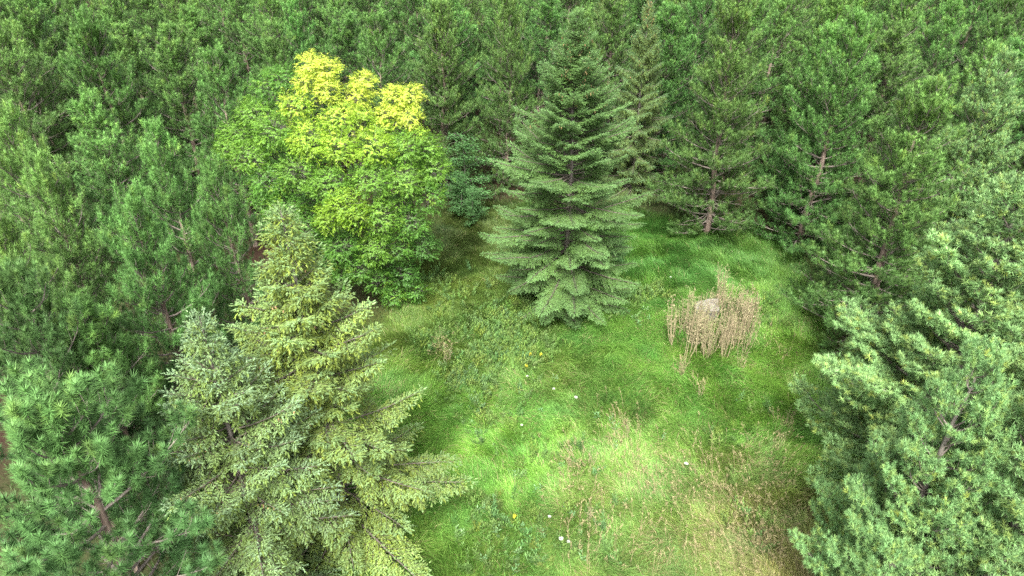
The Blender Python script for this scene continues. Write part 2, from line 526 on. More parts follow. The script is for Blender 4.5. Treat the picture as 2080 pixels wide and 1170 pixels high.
# meadow colour zones: pixel centre, pixel radius, colour
ZONES = [
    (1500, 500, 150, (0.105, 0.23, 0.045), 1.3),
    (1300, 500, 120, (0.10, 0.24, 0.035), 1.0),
    (1580, 620, 90, (0.19, 0.37, 0.06), 1.0),
    (1250, 680, 110, (0.165, 0.34, 0.06), 1.2),
    (1150, 780, 90, (0.19, 0.33, 0.07), 1.3),
    (1420, 800, 130, (0.185, 0.375, 0.06), 1.4),
    (1620, 800, 90, (0.21, 0.40, 0.06), 1.2),
    (1350, 900, 110, (0.18, 0.33, 0.07), 1.2),
    (1050, 900, 110, (0.19, 0.40, 0.06), 1.0),
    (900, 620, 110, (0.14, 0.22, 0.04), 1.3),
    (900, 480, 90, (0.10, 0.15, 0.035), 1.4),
    (1000, 700, 100, (0.13, 0.22, 0.04), 1.2),
    (850, 850, 120, (0.19, 0.37, 0.06), 1.0),
    (1250, 1060, 120, (0.23, 0.38, 0.09), 1.2),
    (1500, 1000, 90, (0.27, 0.35, 0.09), 1.2),
    (1550, 1120, 80, (0.33, 0.35, 0.12), 1.3),
    (1000, 1100, 110, (0.18, 0.35, 0.065), 1.0),
    (1350, 1150, 90, (0.25, 0.35, 0.09), 1.0),
]
def zone_col(x, y):
    acc = np.zeros(x.shape + (3,)); wt = np.zeros(x.shape)
    for px, py, pr, c, w in ZONES:
        g = G(px, py); rr = np.linalg.norm(G(px + pr, py) - g)
        k = w * np.exp(-((x - g[0]) ** 2 + ((y - g[1]) * 0.8) ** 2) / (rr * rr) * 0.9) + 1e-6
        acc += k[..., None] * np.array(c); wt += k
    return acc / wt[..., None]

def build_ground():
    xs = np.concatenate([[-900, -300, -120, -70], np.arange(-50, 50.01, 0.4), [70, 120, 300, 900]])
    ys = np.concatenate([[-600, -100, -30], np.arange(-8, 75, 0.4), [90, 120, 250, 500, 1500]])
    X, Y = np.meshgrid(xs, ys)
    Z = ground_z(X, Y) + 0.05 * (vnoise(X, Y, 0.9, 3) - 0.5)
    sd = poly_sd(X, Y, CLEAR) + (vnoise(X, Y, 1.6, 5) - 0.5) * 2.0
    k = np.clip((sd + 0.8) / 1.6, 0, 1)[..., None]
    gcol = zone_col(X, Y) * 0.6 * np.array([1.0, 0.85, 0.9])
    lit = np.array([0.05, 0.03, 0.021]) * (0.75 + 0.5 * vnoise(X, Y, 1.1, 8))[..., None]
    grn = np.array([0.05, 0.075, 0.025]); m = np.clip(vnoise(X, Y, 3.0, 11) * 2 - 0.7 + np.clip(1 + (sd + 4) / 4, 0, 1) * 0.8, 0, 1)[..., None]
    lit = lit * (1 - m * 0.6) + grn * m * 0.6
    col = gcol * k + lit * (1 - k)
    ny, nx = X.shape
    V = np.stack([X, Y, Z], -1).reshape(-1, 3)
    i = np.arange(ny - 1)[:, None] * nx + np.arange(nx - 1)[None, :]
    F = np.stack([i, i + 1, i + nx + 1, i + nx], -1).reshape(-1, 4)
    m = bpy.data.materials.new('forest_floor'); m.use_nodes = True
    n, l = m.node_tree.nodes, m.node_tree.links
    p = n['Principled BSDF']; p.inputs['Roughness'].default_value = 0.95; p.inputs['Specular IOR Level'].default_value = 0.1
    at = n.new('ShaderNodeAttribute'); at.attribute_name = 'col'
    ge = n.new('ShaderNodeNewGeometry')
    ns = n.new('ShaderNodeTexNoise'); ns.inputs['Scale'].default_value = 14; ns.inputs['Detail'].default_value = 8; ns.inputs['Roughness'].default_value = 0.7
    l.new(ge.outputs['Position'], ns.inputs['Vector'])
    mr = n.new('ShaderNodeMapRange'); mr.inputs['To Min'].default_value = 0.45; mr.inputs['To Max'].default_value = 1.55
    l.new(ns.outputs['Fac'], mr.inputs['Value'])
    hs = n.new('ShaderNodeHueSaturation'); l.new(at.outputs['Color'], hs.inputs['Color']); l.new(mr.outputs[0], hs.inputs['Value'])
    l.new(hs.outputs[0], p.inputs['Base Color'])
    bp = n.new('ShaderNodeBump'); bp.inputs['Strength'].default_value = 0.8; bp.inputs['Distance'].default_value = 0.05
    l.new(ns.outputs['Fac'], bp.inputs['Height']); l.new(bp.outputs[0], p.inputs['Normal'])
    o = link('ground', mesh_from('ground', V, F, m, col.reshape(-1, 3), True))
    tag(o, 'forest clearing ground with reddish needle litter under the pines', None, None, 'structure')
build_ground()

# stone block position and the dead-weed clump round it (used by the grass too)
STONE = G(1432, 645)
WEEDC = G(1440, 705)

def in_frame(x, y, z=0.0, m=60):
    """rough test: is this ground point in (or near) the picture"""
    dz = z - CAM_H
    f = y * cos(PITCH) - dz * sin(PITCH); v = y * sin(PITCH) + dz * cos(PITCH)
    px = 1040 + FPX * x / f; py = 585 - FPX * v / f
    return (px > -m) & (px < 2080 + m) & (py > -m) & (py < 1170 + m * 1.5)

def blades(rng, x, y, col, L, w, az, lean, sj=0.0):
    """bent blades of grass, five vertices each"""
    n = len(x); z = ground_z(x, y) - 0.01
    P = np.stack([x, y, z], -1)
    h = np.stack([np.cos(az), np.sin(az), np.zeros(n)], -1)
    s = np.stack([-np.sin(az), np.cos(az), np.zeros(n)], -1)
    tw = rng.uniform(-0.9, 0.9, n)[:, None]; s = nrm(s + h * tw)
    l1 = lean * 0.5; l2 = lean * 1.35
    m = P + L[:, None] * 0.5 * (h * np.sin(l1)[:, None] + UP * np.cos(l1)[:, None])
    l2 = np.minimum(l2, 1.75)
    t = m + L[:, None] * 0.55 * (h * np.sin(l2)[:, None] + UP * np.cos(l2)[:, None])
    W = w[:, None] / 2
    V = np.stack([P - s * W, P + s * W, m + s * W * 0.8, m - s * W * 0.8, t], 1).reshape(-1, 3)
    b = (np.arange(n) * 5)[:, None]
    F = np.concatenate([b + np.array([[0, 1, 2]]), b + np.array([[0, 2, 3]]), b + np.array([[3, 2, 4]])], 0)
    return V, F, np.repeat(col, 5, 0)

def build_grass():
    rng = np.random.default_rng(77)
    x0, x1 = CLEAR[:, 0].min() - 2, CLEAR[:, 0].max() + 2
    y0, y1 = 6.5, CLEAR[:, 1].max() + 2
    N = 1300000
    x = rng.uniform(x0, x1, N); y = rng.uniform(y0, y1, N)
    sd = poly_sd(x, y, CLEAR) + (vnoise(x, y, 1.3, 5) - 0.5) * 1.6
    keep = (sd > -0.5) & in_frame(x, y, 0, 150) & (rng.random(N) < np.clip(0.4 + sd * 0.6, 0.12, 1))
    cl = vnoise(x, y, 0.28, 31) * 0.6 + vnoise(x, y, 0.09, 32) * 0.4
    keep &= rng.random(N) < 0.35 + 1.1 * cl
    x, y, sd = x[keep], y[keep], sd[keep]; n = len(x)
    c = zone_col(x, y)
    # straw blades: more where the zone is dry
    dry = np.clip((c[:, 0] - 0.13) / 0.22, 0, 1)
    patch = vnoise(x, y, 0.8, 41) * 0.6 + vnoise(x, y, 0.3, 42) * 0.4
    ps = np.clip(0.02 + dry * (patch * 1.4 - 0.48), 0.01, 0.42)
    straw = rng.random(n) < ps
    c = c * np.array([[1.0, 1.08, 1.15]])
    c = c * (0.86 + 0.28 * vnoise(x, y, 0.35, 21))[:, None]
    hue = (vnoise(x, y, 0.9, 22) - 0.5)[:, None]
    c = c * (1 + hue * np.array([[0.25, 0.05, -0.2]]))
    c = c * (1 + rng.normal(0, 0.2, (n, 1)))
    yb = rng.random(n) < 0.10
    c[yb] *= np.array([1.6, 1.3, 1.5])
    sc = np.array([0.45, 0.40, 0.20]) * (1 + rng.normal(0, 0.2, (n, 1)))
    c[straw] = sc[straw]
    # lodged grass lies in swirls
    fl = 2.2 * pi * vnoise(x, y, 4.0, 51) + 2.5 * vnoise(x, y, 0.7, 52)
    az = fl + rng.normal(0, 0.6, n)
    lean = np.clip(0.95 + 0.5 * (vnoise(x, y, 1.5, 61) - 0.5) * 2 + rng.normal(0, 0.2, n), 0.15, 1.5)
    L = rng.uniform(0.16, 0.42, n) * (0.75 + 0.7 * vnoise(x, y, 0.7, 62))
    tus = vnoise(x, y, 0.42, 91) ** 3
    L = L * (0.8 + 1.1 * tus)
    w = rng.uniform(0.009, 0.018, n)
    V, F, c = blades(rng, x, y, np.clip(c, 0.003, 0.9), L, w, az, lean)
    o = link('grass', mesh_from('grass', V, F, M_GRASS, c))
    tag(o, 'long lodged meadow grass filling the clearing, green to straw', 'grass', None, 'stuff')
    # sparse undergrowth on the litter
    N = 160000
    x = rng.uniform(-24, 24, N); y = rng.uniform(8, 42, N)
    sd = poly_sd(x, y, CLEAR)
    keep = (sd < 0.3) & (rng.random(N) < np.clip(vnoise(x, y, 2.0, 71) * 2 - 0.8 + np.clip(1 + sd / 3, 0, 1), 0.0, 1)) & in_frame(x, y, 0, 80)
    x, y = x[keep], y[keep]; n = len(x)
    c = np.array([0.07, 0.13, 0.035]) * (1 + rng.normal(0, 0.25, (n, 1)))
    V, F, c = blades(rng, x, y, np.clip(c, 0.003, 1), rng.uniform(0.12, 0.3, n), rng.uniform(0.012, 0.03, n), rng.uniform(0, 2 * pi, n), rng.uniform(0.3, 1.2, n))
    o = link('undergrowth', mesh_from('undergrowth', V, F, M_GRASS, c))
    tag(o, 'sparse green undergrowth between the pine trunks', 'undergrowth', None, 'stuff')
    # tall straw stems standing over the meadow
    spots = [(1440, 690, 60, 200), (1170, 960, 40, 260), (1260, 890, 50, 260), (1300, 1000, 60, 240), (1200, 1090, 70, 260), (905, 720, 25, 120), (1500, 1040, 110, 700),
             (1560, 950, 60, 260), (1420, 990, 80, 300), (1385, 760, 12, 60), (1420, 800, 12, 40), (1560, 1120, 60, 500), (1350, 1080, 120, 240), (1550, 700, 60, 60), (1590, 880, 20, 80), (1470, 1130, 80, 300)]
    xs, ys = [], []
    for px, py, r, m in spots:
        g = G(px, py); rr = np.linalg.norm(G(px + r, py) - g)
        m = int(m * 0.3) + 1; xs.append(g[0] + rng.normal(0, 0.55, m) * rr); ys.append(g[1] + rng.normal(0, 0.8, m) * rr)
    x = np.concatenate(xs); y = np.concatenate(ys); n = len(x)
    T = Tubes()
    az = 2.2 * pi * vnoise(x, y, 3.2, 51) + rng.normal(0, 0.9, n)
    lean = np.abs(rng.normal(0.35, 0.3, n)); L = rng.uniform(0.35, 0.8, n)
    z = ground_z(x, y)
    hp, hd = [], []
    for i in range(n):
        d = np.array([cos(az[i]), sin(az[i]), 0])
        P0 = np.array([x[i], y[i], z[i]])
        P1 = P0 + L[i] * 0.55 * (d * sin(lean[i] * 0.6) + UP * cos(lean[i] * 0.6))
        P2 = P1 + L[i] * 0.5 * (d * sin(lean[i] * 1.4) + UP * cos(lean[i] * 1.4))
        T.add([P0, P1, P2], [0.004, 0.0035, 0.002], 3)
        for q in range(5):
            f = q / 5; hp.append(P2 - (P2 - P1) * f * 0.5); hd.append((P2 - P1) + rng.normal(0, 0.12, 3))
    m = T.mesh('a', M_DRY)
    hp, hd = np.array(hp), np.array(hd)
    hc = np.array([0.34, 0.30, 0.16]) * (1 + rng.normal(0, 0.25, (len(hp), 1)))
    V, F, c = needles(rng, hp, hd, np.clip(hc, 0.02, 1), 5, 0.05, 0.05, 0.012, (20, 50))
    TV = np.concatenate(T.V); TF = np.concatenate(T.F)
    TF3 = np.concatenate([TF[:, [0, 1, 2]], TF[:, [0, 2, 3]]])
    AV = np.concatenate([TV, V]); AF = np.concatenate([TF3, F + len(TV)])
    ac = np.concatenate([np.tile([[0.42, 0.34, 0.2]], (len(TV), 1)), c])
    bpy.data.meshes.remove(m)
    o = link('dry_grass', mesh_from('dry_grass', AV, AF, M_DRY, ac))
    tag(o, 'tall tan seed stems standing above the green grass', 'dry grass', None, 'stuff')
build_grass()

# ------------------------------------------------------------------ herbs
def make_herb(seed, h=0.6, nst=3, leafL=0.09, leafW=0.03, col=(0.16, 0.30, 0.14), step=0.035, flower=None, spreadr=0.1, tilt=0.35):
    rng = np.random.default_rng(seed); T = Tubes(); P, D, N, Cc, Ls = [], [], [], [], []; fp = []
    for s in range(nst):
        a = rng.uniform(0, 2 * pi); q = bent(np.array([cos(a), sin(a), 0]) * spreadr * rng.random(), a, R_(90) - tilt * rng.random(), R_(85) - tilt * rng.random(), h * rng.uniform(0.7, 1.1), 5, 0.05, rng)
        T.add(q, np.linspace(0.006, 0.003, 5), 4)
        z = 0.15; k = 0; hl = h
        while z < 1:
            p, d = along(q, z)
            an = k * 2.4 + rng.normal(0, 0.3); el = 0.25 + 0.7 * z
            dd = np.array([cos(an) * cos(el), sin(an) * cos(el), sin(el)])
            P.append(p); D.append(dd); N.append(UP); Ls.append(leafL * (1.15 - 0.45 * z)); k += 1
            Cc.append(np.array(col) * (0.85 + 0.3 * z) * (1 + rng.normal(0, 0.1)))
            z += step / h
        fp.append(q[-1])
    Ls = np.array(Ls)
    V, F, c = leaves(rng, np.array(P), np.array(D), np.array(N), Ls, Ls * (leafW / leafL), np.array(Cc))
    r = dict(stem=T, leaves=(V, F, c), tips=fp)
    return r

M_HERB = foliage_mat('herb_leaves', 0.4, 0.6, 0.12, vvar=0.05)
def herb_thing(name, r, loc, rz, label, cat, group, sc=1.0, cache={}):
    key = id(r)
    if key not in cache:
        TV = np.concatenate(r['stem'].V)
        cache[key] = (mesh_from('stem', TV, np.concatenate(r['stem'].F), M_GRASS, np.tile([[0.12, 0.2, 0.06]], (len(TV), 1))),
                      mesh_from('leaves', r['leaves'][0], r['leaves'][1], M_HERB, r['leaves'][2]),
                      mesh_from('flower', *r['flower'][:2], M_PETAL, r['flower'][2]) if 'flower' in r else None)
    s, lf, fl = cache[key]
    o = empty(name, loc, rz); o.scale = (sc, sc, sc); tag(o, label, cat, group)
    link('stem', s, o); link('foliage', lf, o)
    if fl: link('flower_head', fl, o)
    return o

def gp(px, py, z=0.0):
    p = at_h(px, py, z); return (p[0], p[1], float(ground_z(p[0], p[1])))

def herbs():
    rng = np.random.default_rng(5)
    # goldenrod thicket: ground cover nobody would count
    protos = [make_herb(100 + i, h=0.36 + 0.05 * i, nst=5, leafL=0.12, leafW=0.036, col=(0.145 + .02 * (i % 2), 0.27, 0.065 + .015 * (i % 3)), step=0.03, tilt=0.7, spreadr=0.2) for i in range(5)]
    Vs, Fs, Cs, off = [], [], [], 0
    areas = [(1010, 700, 95, 210), (1060, 640, 60, 60), (960, 650, 60, 45), (960, 780, 60, 70), (1040, 730, 50, 70), (900, 600, 80, 40), (1250, 620, 60, 45), (1320, 600, 40, 40), (1000, 850, 70, 40),
             (1000, 1080, 80, 40), (1150, 1090, 120, 25), (1130, 940, 90, 25), (870, 700, 50, 30), (1560, 640, 50, 25), (1480, 870, 90, 12), (1450, 660, 60, 25), (1520, 1080, 60, 14)]
    for px, py, r, m in areas:
        g = G(px, py); rr = np.linalg.norm(G(px + r, py) - g)
        for i in range(m):
            x, y = g + rng.normal(0, 0.6, 2) * rr
            q = protos[rng.integers(5)]; a = rng.uniform(0, 2 * pi); s = rng.uniform(0.75, 1.35)
            V, F, c = q['leaves']; V = V * s; ca, sa = cos(a), sin(a)
            V = np.stack([V[:, 0] * ca - V[:, 1] * sa + x, V[:, 0] * sa + V[:, 1] * ca + y, V[:, 2] + ground_z(x, y)], -1)
            tv = np.array([[1 + rng.normal(0, .09), 1, 1 + rng.normal(0, .12)]]) * (1 + rng.normal(0, .1)) 
            Vs.append(V); Fs.append(F + off); Cs.append(c * tv); off += len(V)
    o = link('goldenrod_thicket', mesh_from('goldenrod_thicket', np.concatenate(Vs), np.concatenate(Fs), M_HERB, np.clip(np.concatenate(Cs), 0.01, 1)))
    tag(o, 'leafy goldenrod ground cover spread over the left of the meadow', 'wildflowers', None, 'stuff')
    # milkweed plants, pale blue-green, standing singly
    mk = [make_herb(200 + i, h=0.38, nst=2, leafL=0.15, leafW=0.055, col=(0.22, 0.38, 0.17), step=0.05) for i in range(3)]
    sp = [(975, 1030), (1062, 1060), (1052, 1110), (1050, 1148), (1140, 935), (1155, 915), (1095, 985), (1000, 1010), (1250, 870), (1240, 850), (1130, 770), (1215, 840), (975, 835), (960, 850), (1040, 960), (1320, 640), (1300, 655),
          (1010, 1075), (1105, 1075), (1180, 1125), (1345, 880), (1310, 625), (1285, 640), (1100, 830), (950, 795), (1005, 905), (1245, 905), (935, 1075), (985, 1130)]
    for i, (px, py) in enumerate(sp):
        herb_thing('milkweed_plant', mk[i % 3], gp(px, py, 0.3), rng.uniform(0, 6.28), 'pale blue-green leafy milkweed plant standing in the meadow grass', 'plant', 'milkweed plants scattered in the meadow', rng.uniform(0.75, 1.1))
    # white umbel flowers
    def umbel(seed, col, rad, h, flat=True):
        r = make_herb(seed, h=h, nst=1, leafL=0.08, leafW=0.015, step=0.09, tilt=0.12)
        g = np.random.default_rng(seed); n = 70
        a = g.uniform(0, 6.28, n); q = np.sqrt(g.random(n)) * rad
        t = r['tips'][0]
        Pp = np.stack([t[0] + q * np.cos(a), t[1] + q * np.sin(a), t[2] + 0.02 - q * q * 1.5 + g.uniform(-.01, .01, n) + (0 if flat else 1) * g.uniform(-.08, .04, n)], -1)
        r['flower'] = leaves(g, Pp, np.stack([np.cos(a), np.sin(a), 0 * a + 0.1], -1) + g.normal(0, .5, (n, 3)), np.tile(UP, (n, 1)) + g.normal(0, .3, (n, 3)), 0.022, 0.02, np.tile([col], (n, 1)), 0.06)
        return r
    w = umbel(301, (0.75, 0.75, 0.70), 0.06, 0.5)
    wl = [(1074, 762, 'white flower head at the lower edge of the goldenrod thicket'), (1128, 784, 'small white flower head between the goldenrod and the swirled pale grass'),
          (1168, 804, 'white flower head alone in swirled pale yellow-green grass'), (1389, 938, 'white flower head at the upper edge of the tan grass'),
          (1139, 1090, 'brightest white flower cluster low in the meadow beside a creamy one'), (1160, 1086, 'creamy flower head just beside the bright white cluster'),
          (1120, 1031, 'white flower head near the tan stems above the paired cluster'), (1058, 852, 'faint small white flower below the goldenrod thicket'), (1361, 555, 'white flower head behind the dead weed clump')]
    for i, (px, py, lab) in enumerate(wl):
        herb_thing('white_wildflower', w, gp(px, py, 0.55), i * 1.3, lab, 'flower', 'white wildflowers in the meadow', 0.9 if i in (2, 3, 4) else 0.65)
    yf = umbel(302, (0.70, 0.62, 0.05), 0.045, 0.6, False)
    yl = [(1098, 712, 'yellow goldenrod plume at the right edge of the thicket, upper'), (1073, 718, 'yellow goldenrod plume inside the thicket edge'), (1075, 742, 'yellow goldenrod plume lowest at the thicket edge'),
          (1044, 1030, 'bright yellow goldenrod plume among milkweed plants')]
    for i, (px, py, lab) in enumerate(yl):
        herb_thing('goldenrod_plume', yf, gp(px, py, 0.6), i * 2.1, lab, 'flower', 'yellow goldenrod plumes in the meadow', 0.9)
herbs()

# ------------------------------------------------------------------ stone block and dead weeds
def stone():
    rng = np.random.default_rng(9)
    import bmesh
    bm = bmesh.new()
    bmesh.ops.create_cube(bm, size=1.0)
    for v in bm.verts:
        v.co.x *= 1.05; v.co.y *= 0.85; v.co.z *= 0.7
    bmesh.ops.subdivide_edges(bm, edges=bm.edges[:], cuts=7, use_grid_fill=True)
    for v in bm.verts:
        c = v.co
        k = 1 + 0.06 * sin(c.x * 5 + 1) + 0.05 * sin(c.y * 7 + 2 + c.x * 3)
        v.co = c * k
        v.co.z += 0.16 * c.x * 0.6 + rng.normal(0, 0.006) - 0.10 * max(0, c.y) * (c.x < 0)
        v.co.x += 0.10 * c.z + rng.normal(0, 0.006); v.co.y += rng.normal(0, 0.006)
        if c.x < -0.35 and c.z > 0.2: v.co.z -= 0.08
    me = bpy.data.meshes.new('stone_block'); bm.to_mesh(me); bm.free()
    m = bpy.data.materials.new('weathered_stone'); m.use_nodes = True
    n, l = m.node_tree.nodes, m.node_tree.links; p = n['Principled BSDF']; p.inputs['Roughness'].default_value = 0.9
    ns = n.new('ShaderNodeTexNoise'); ns.inputs['Scale'].default_value = 6; ns.inputs['Detail'].default_value = 9
    tc = n.new('ShaderNodeTexCoord'); l.new(tc.outputs['Object'], ns.inputs['Vector'])
    cr = n.new('ShaderNodeValToRGB'); cr.color_ramp.elements[0].position = 0.3; cr.color_ramp.elements[0].color = (0.13, 0.12, 0.10, 1)
    cr.color_ramp.elements[1].position = 0.7; cr.color_ramp.elements[1].color = (0.30, 0.28, 0.235, 1)
    l.new(ns.outputs['Fac'], cr.inputs[0]); l.new(cr.outputs[0], p.inputs['Base Color'])
    bp = n.new('ShaderNodeBump'); bp.inputs['Strength'].default_value = 0.7; bp.inputs['Distance'].default_value = 0.04
    l.new(ns.outputs['Fac'], bp.inputs['Height']); l.new(bp.outputs[0], p.inputs['Normal'])
    me.materials.append(m)
    o = link('stone_block', me)
    o.location = (STONE[0] + 0.05, STONE[1] + 0.15, ground_z(*STONE) + 0.30); o.rotation_euler = (R_(14), R_(-6), R_(-14)); o.scale = (0.9, 0.85, 1.1)
    tag(o, 'pale angular stone block half buried in the dead brown weeds', 'stone')
stone()

def make_weed(seed, h=1.7):
    rng = np.random.default_rng(seed); T = Tubes(); hp, hd = [], []
    for s in range(rng.integers(3, 6)):
        a = rng.uniform(0, 6.28)
        q = bent((0.1 * cos(a), 0.1 * sin(a), 0), a, R_(rng.uniform(68, 94)), R_(rng.uniform(76, 98)), h * rng.uniform(0.75, 1.1), 6, 0.06, rng)
        T.add(q, np.linspace(0.015, 0.006, 6), 4)
        for k in range(8):
            p, d = along(q, rng.uniform(0.3, 1.0))
            b = bent(p, rng.uniform(0, 6.28), R_(rng.uniform(10, 60)), R_(rng.uniform(-10, 60)), rng.uniform(0.08, 0.22), 3, 0.2, rng)
            T.add(b, [0.004, 0.003, 0.002], 3)
            for j in range(3):
                pp, dd = along(b, rng.uniform(0.4, 1.0)); hp.append(pp); hd.append(dd + rng.normal(0, 0.5, 3))
    hp = np.array(hp); hd = np.array(hd)
    cb = np.array([[0.38, 0.32, 0.20]]) if seed % 3 else np.array([[0.30, 0.34, 0.15]])
    hc = cb * (1 + rng.normal(0, 0.25, (len(hp), 1)))
    V, F, c = needles(rng, hp, hd, np.clip(hc, 0.02, 1), 5, 0.035, 0.03, 0.012, (30, 90))
    TV = np.concatenate(T.V)
    st = mesh_from('stalk', TV, np.concatenate(T.F), M_DRY, np.tile([[0.38, 0.32, 0.20]], (len(TV), 1)))
    hd_ = mesh_from('seed_heads', V, F, M_DRY, c)
    return st, hd_

def weeds():
    rng = np.random.default_rng(12)
    W = [make_weed(s) for s in range(400, 409)]
    spots = []
    for k in range(68):
        for _ in range(30):
            px = rng.uniform(1325, 1555); py = rng.uniform(570, 770)
            # hollow round the stone's face
            if 1380 < px < 1440 and 600 < py < 655: continue
            if (px - 1442) ** 2 / 92 ** 2 + (py - 672) ** 2 / 78 ** 2 < rng.uniform(0.2, 1.0): break
        spots.append((px, py, rng.uniform(0.65, 1.25)))
    for px, py, s in spots:
        p = gp(px, py)
        st, hd = W[rng.integers(9)]
        o = empty('dead_weed', p, rng.uniform(0, 6.28)); o.scale = (s, s, s * 1.05)
        tag(o, 'dead brown weed stalk with dry seed heads in the clump round the stone', 'weed', 'dead weeds round the stone block')
        link('stalk', st, o); link('dry_seed_heads', hd, o)  # second part holds the dry seed heads, all in one mesh
    single = [(1385, 765, 0.6), (1505, 750, 0.6), (1418, 815, 0.45), (908, 745, 0.6), (895, 700, 0.5), (1200, 950, 0.5), (1270, 900, 0.5), (1580, 920, 0.55), (1190, 1060, 0.5), (1600, 870, 0.5)]
    for px, py, s in single:
        p = gp(px, py); st, hd = W[rng.integers(9)]
        o = empty('dead_weed', p, rng.uniform(0, 6.28)); o.scale = (s, s, s)
        tag(o, 'lone dead brown weed stalk standing in open meadow grass', 'weed', 'single dead weeds in the meadow')
        link('stalk', st, o); link('dry_seed_heads', hd, o)
weeds()

# ------------------------------------------------------------------ trees
placed = []     # (x, y, radius)
marks = []      # landmark trees for the labels of the trees around them
def by_tip(proto, name, px, py, h, R, label, cat, group=None, rz=None, lean=(0, 0)):
    p = at_h(px, py, h)
    placed.append((p[0], p[1], R)); marks.append((p[0], p[1], label))
    return plant_tree(proto, name, p, h, R, (px * 0.013 + py * 0.007) % 6.28 if rz is None else rz, label, cat, group, lean)

PG = 'dark green pines of the plantation'
PA = make_pine(11, 10, 2.2, 1.2, K=52)
PB = make_pine(12, 10, 2.2, 2.6, K=50)
PC_ = make_pine(13, 10.5, 2.1, 3.2, K=50, gap=0.15)
PD = make_pine(14, 9.5, 2.3, 1.8, K=50)
PE = make_pine(15, 10, 2.3, 0.25, K=52, col=(0.096, 0.208, 0.056), gap=0.04, dz=0.85, low=0.95)
PG_ = make_pine(17, 9.5, 2.4, 0.2, K=50, gap=0.04, dz=0.85, low=1.0)
PF = make_pine(16, 9, 2.4, 3.0, K=90, nl=0.155, fine=0.68, col=(0.066, 0.168, 0.056), w=0.0125, dz=1.1, gap=0.14, limb=2.2)
for pine in ():
    pass
PIN = [
    # proto, px, py, h, R, label
    (PF, 85, 815, 8.6, 2.7, 'largest near pine with long needle tufts and bare forked limbs beside the cone-bearing spruce'),
    (PF, 20, 560, 9.2, 2.1, 'near pine with visible upper trunk, just above the corner pine'),
    (PA, 95, 335, 9.6, 2.02, 'pine with its pale leaning upper trunk showing beside two dead side limbs'),
    (PD, 262, 412, 9.3, 2.02, 'pine directly behind the small cone-bearing spruce, reddish dead twig by its trunk'),
    (PA, 312, 252, 9.8, 1.96, 'dense round-topped pine in front of the dark gap left of the yellow-green tree'),
    (PB, 440, 338, 9.2, 1.68, 'slim pine with two leading shoots against the yellow-green tree'),
    (PB, 22, 240, 9.8, 2.02, 'pine at the picture edge behind the leaning-trunk pine'),
    (PC_, 0, 440, 9.2, 1.68, 'pine cut by the picture edge between two edge pines'),
    (PD, 20, 60, 10, 2.56, 'pine with olive needles near the top corner'),
    (PB, 152, 0, 10.2, 2.43, 'tall yellowish-green pine with a narrow bright top near the corner'),
    (PC_, 298, -20, 10.3, 2.69, 'pine with bare dead branches round its dark middle trunk'),
    (PB, 472, -25, 10.3, 2.56, 'pine behind and left of the yellow-green tree, top at the picture edge'),
    (PA, 585, 10, 10.2, 2.18, 'pine straight behind the tallest yellow crown top'),
    (PC_, 682, -30, 10.3, 2.30, 'pine with a bare forked leader standing behind the yellow crown'),
    (PD, 765, 40, 10, 2.69, 'broad pine with a dome of tufts right of the yellow crown'),
    (PB, 905, -15, 10.3, 2.82, 'tall pine with exposed lower trunk above the reddish litter'),
    (PA, 1010, -45, 10.4, 2.56, 'pine between the exposed-trunk pine and the central spruce'),
    (PC_, 1100, -60, 10.4, 2.43, 'pine just behind the tip of the central spruce'),
    (PE, 1512, 0, 11.4, 2.90, 'dense pine with branches down to the grass right of the two back spruces'),
    (PE, 1735, 30, 11, 2.80, 'tall pine with double pointed top and leaning lower trunk'),
    (PE, 1915, 170, 10.3, 2.90, 'wide pine on the clearing edge with grey forked trunk, beside the pale pines'),
    (PB, 1940, 15, 10.3, 2.56, 'pine with a bare trunk window, behind the wide clearing-edge pine'),
    (PC_, 1620, -30, 10.4, 2.56, 'pine behind the gap between the two tall clearing-edge pines'),
    (PB, 1830, -40, 10.4, 2.56, 'pine behind the double-topped pine, crown at the picture edge'),
    (PD, 2060, -20, 10.3, 2.82, 'dark pine behind the farthest pale blue-green pine'),
    (PA, 150, 620, 8, 2.13, 'shaded lower pine between the near edge pine and the small spruce'),
    (PC_, 195, 200, 9.4, 2.30, 'shaded pine behind the round-topped pine, olive lower needles'),
]
for pr, px, py, h, R, lab in PIN:
    by_tip(pr, 'pine_tree', px, py, h, R, lab, 'pine tree', PG)

SA = make_spruce(21, 12.0, 3.3, 0.6, dens=1.3, power=1.7, droop=0.22, tipc=(0.155, 0.285, 0.105), hang=(0.10, 0.19, 0.038), step=0.29, gap=0.05, conez=0.85, cones=80)
SB = make_spruce(22, 10.5, 2.9, 0.3, power=0.92, dens=1.15, droop=0.8, tipc=(0.215, 0.345, 0.14), hang=(0.215, 0.285, 0.045), step=0.40, gap=0.34, conez=0.97, cones=10)
SCn = make_spruce(23, 9.0, 2.2, 0.3, power=1.4, droop=0.7, tipc=(0.225, 0.35, 0.19), hang=(0.17, 0.26, 0.055), step=0.38, gap=0.24, conez=0.7, cones=30)
SD = make_spruce(24, 11.0, 2.3, 0.5, power=1.5, droop=1.0, tipc=(0.14, 0.25, 0.11), hang=(0.14, 0.20, 0.05), step=0.38, gap=0.18, conez=0.9)
by_tip(SA, 'spruce_tree', 1172, 26, 12.0, 3.2, 'tall conical blue-green spruce standing alone in the middle of the clearing', 'spruce tree')
by_tip(SB, 'spruce_tree', 583, 412, 10.2, 4.25, 'near yellow-green spruce with a pointed tip and drooping open branches', 'spruce tree')
by_tip(SCn, 'spruce_tree', 405, 650, 8.8, 2.65, 'smaller pale spruce with brown cones, left of the pointed near spruce', 'spruce tree')
by_tip(SD, 'spruce_tree', 1322, -8, 11.0, 2.1, 'drooping olive spruce just behind and right of the central spruce', 'spruce tree')
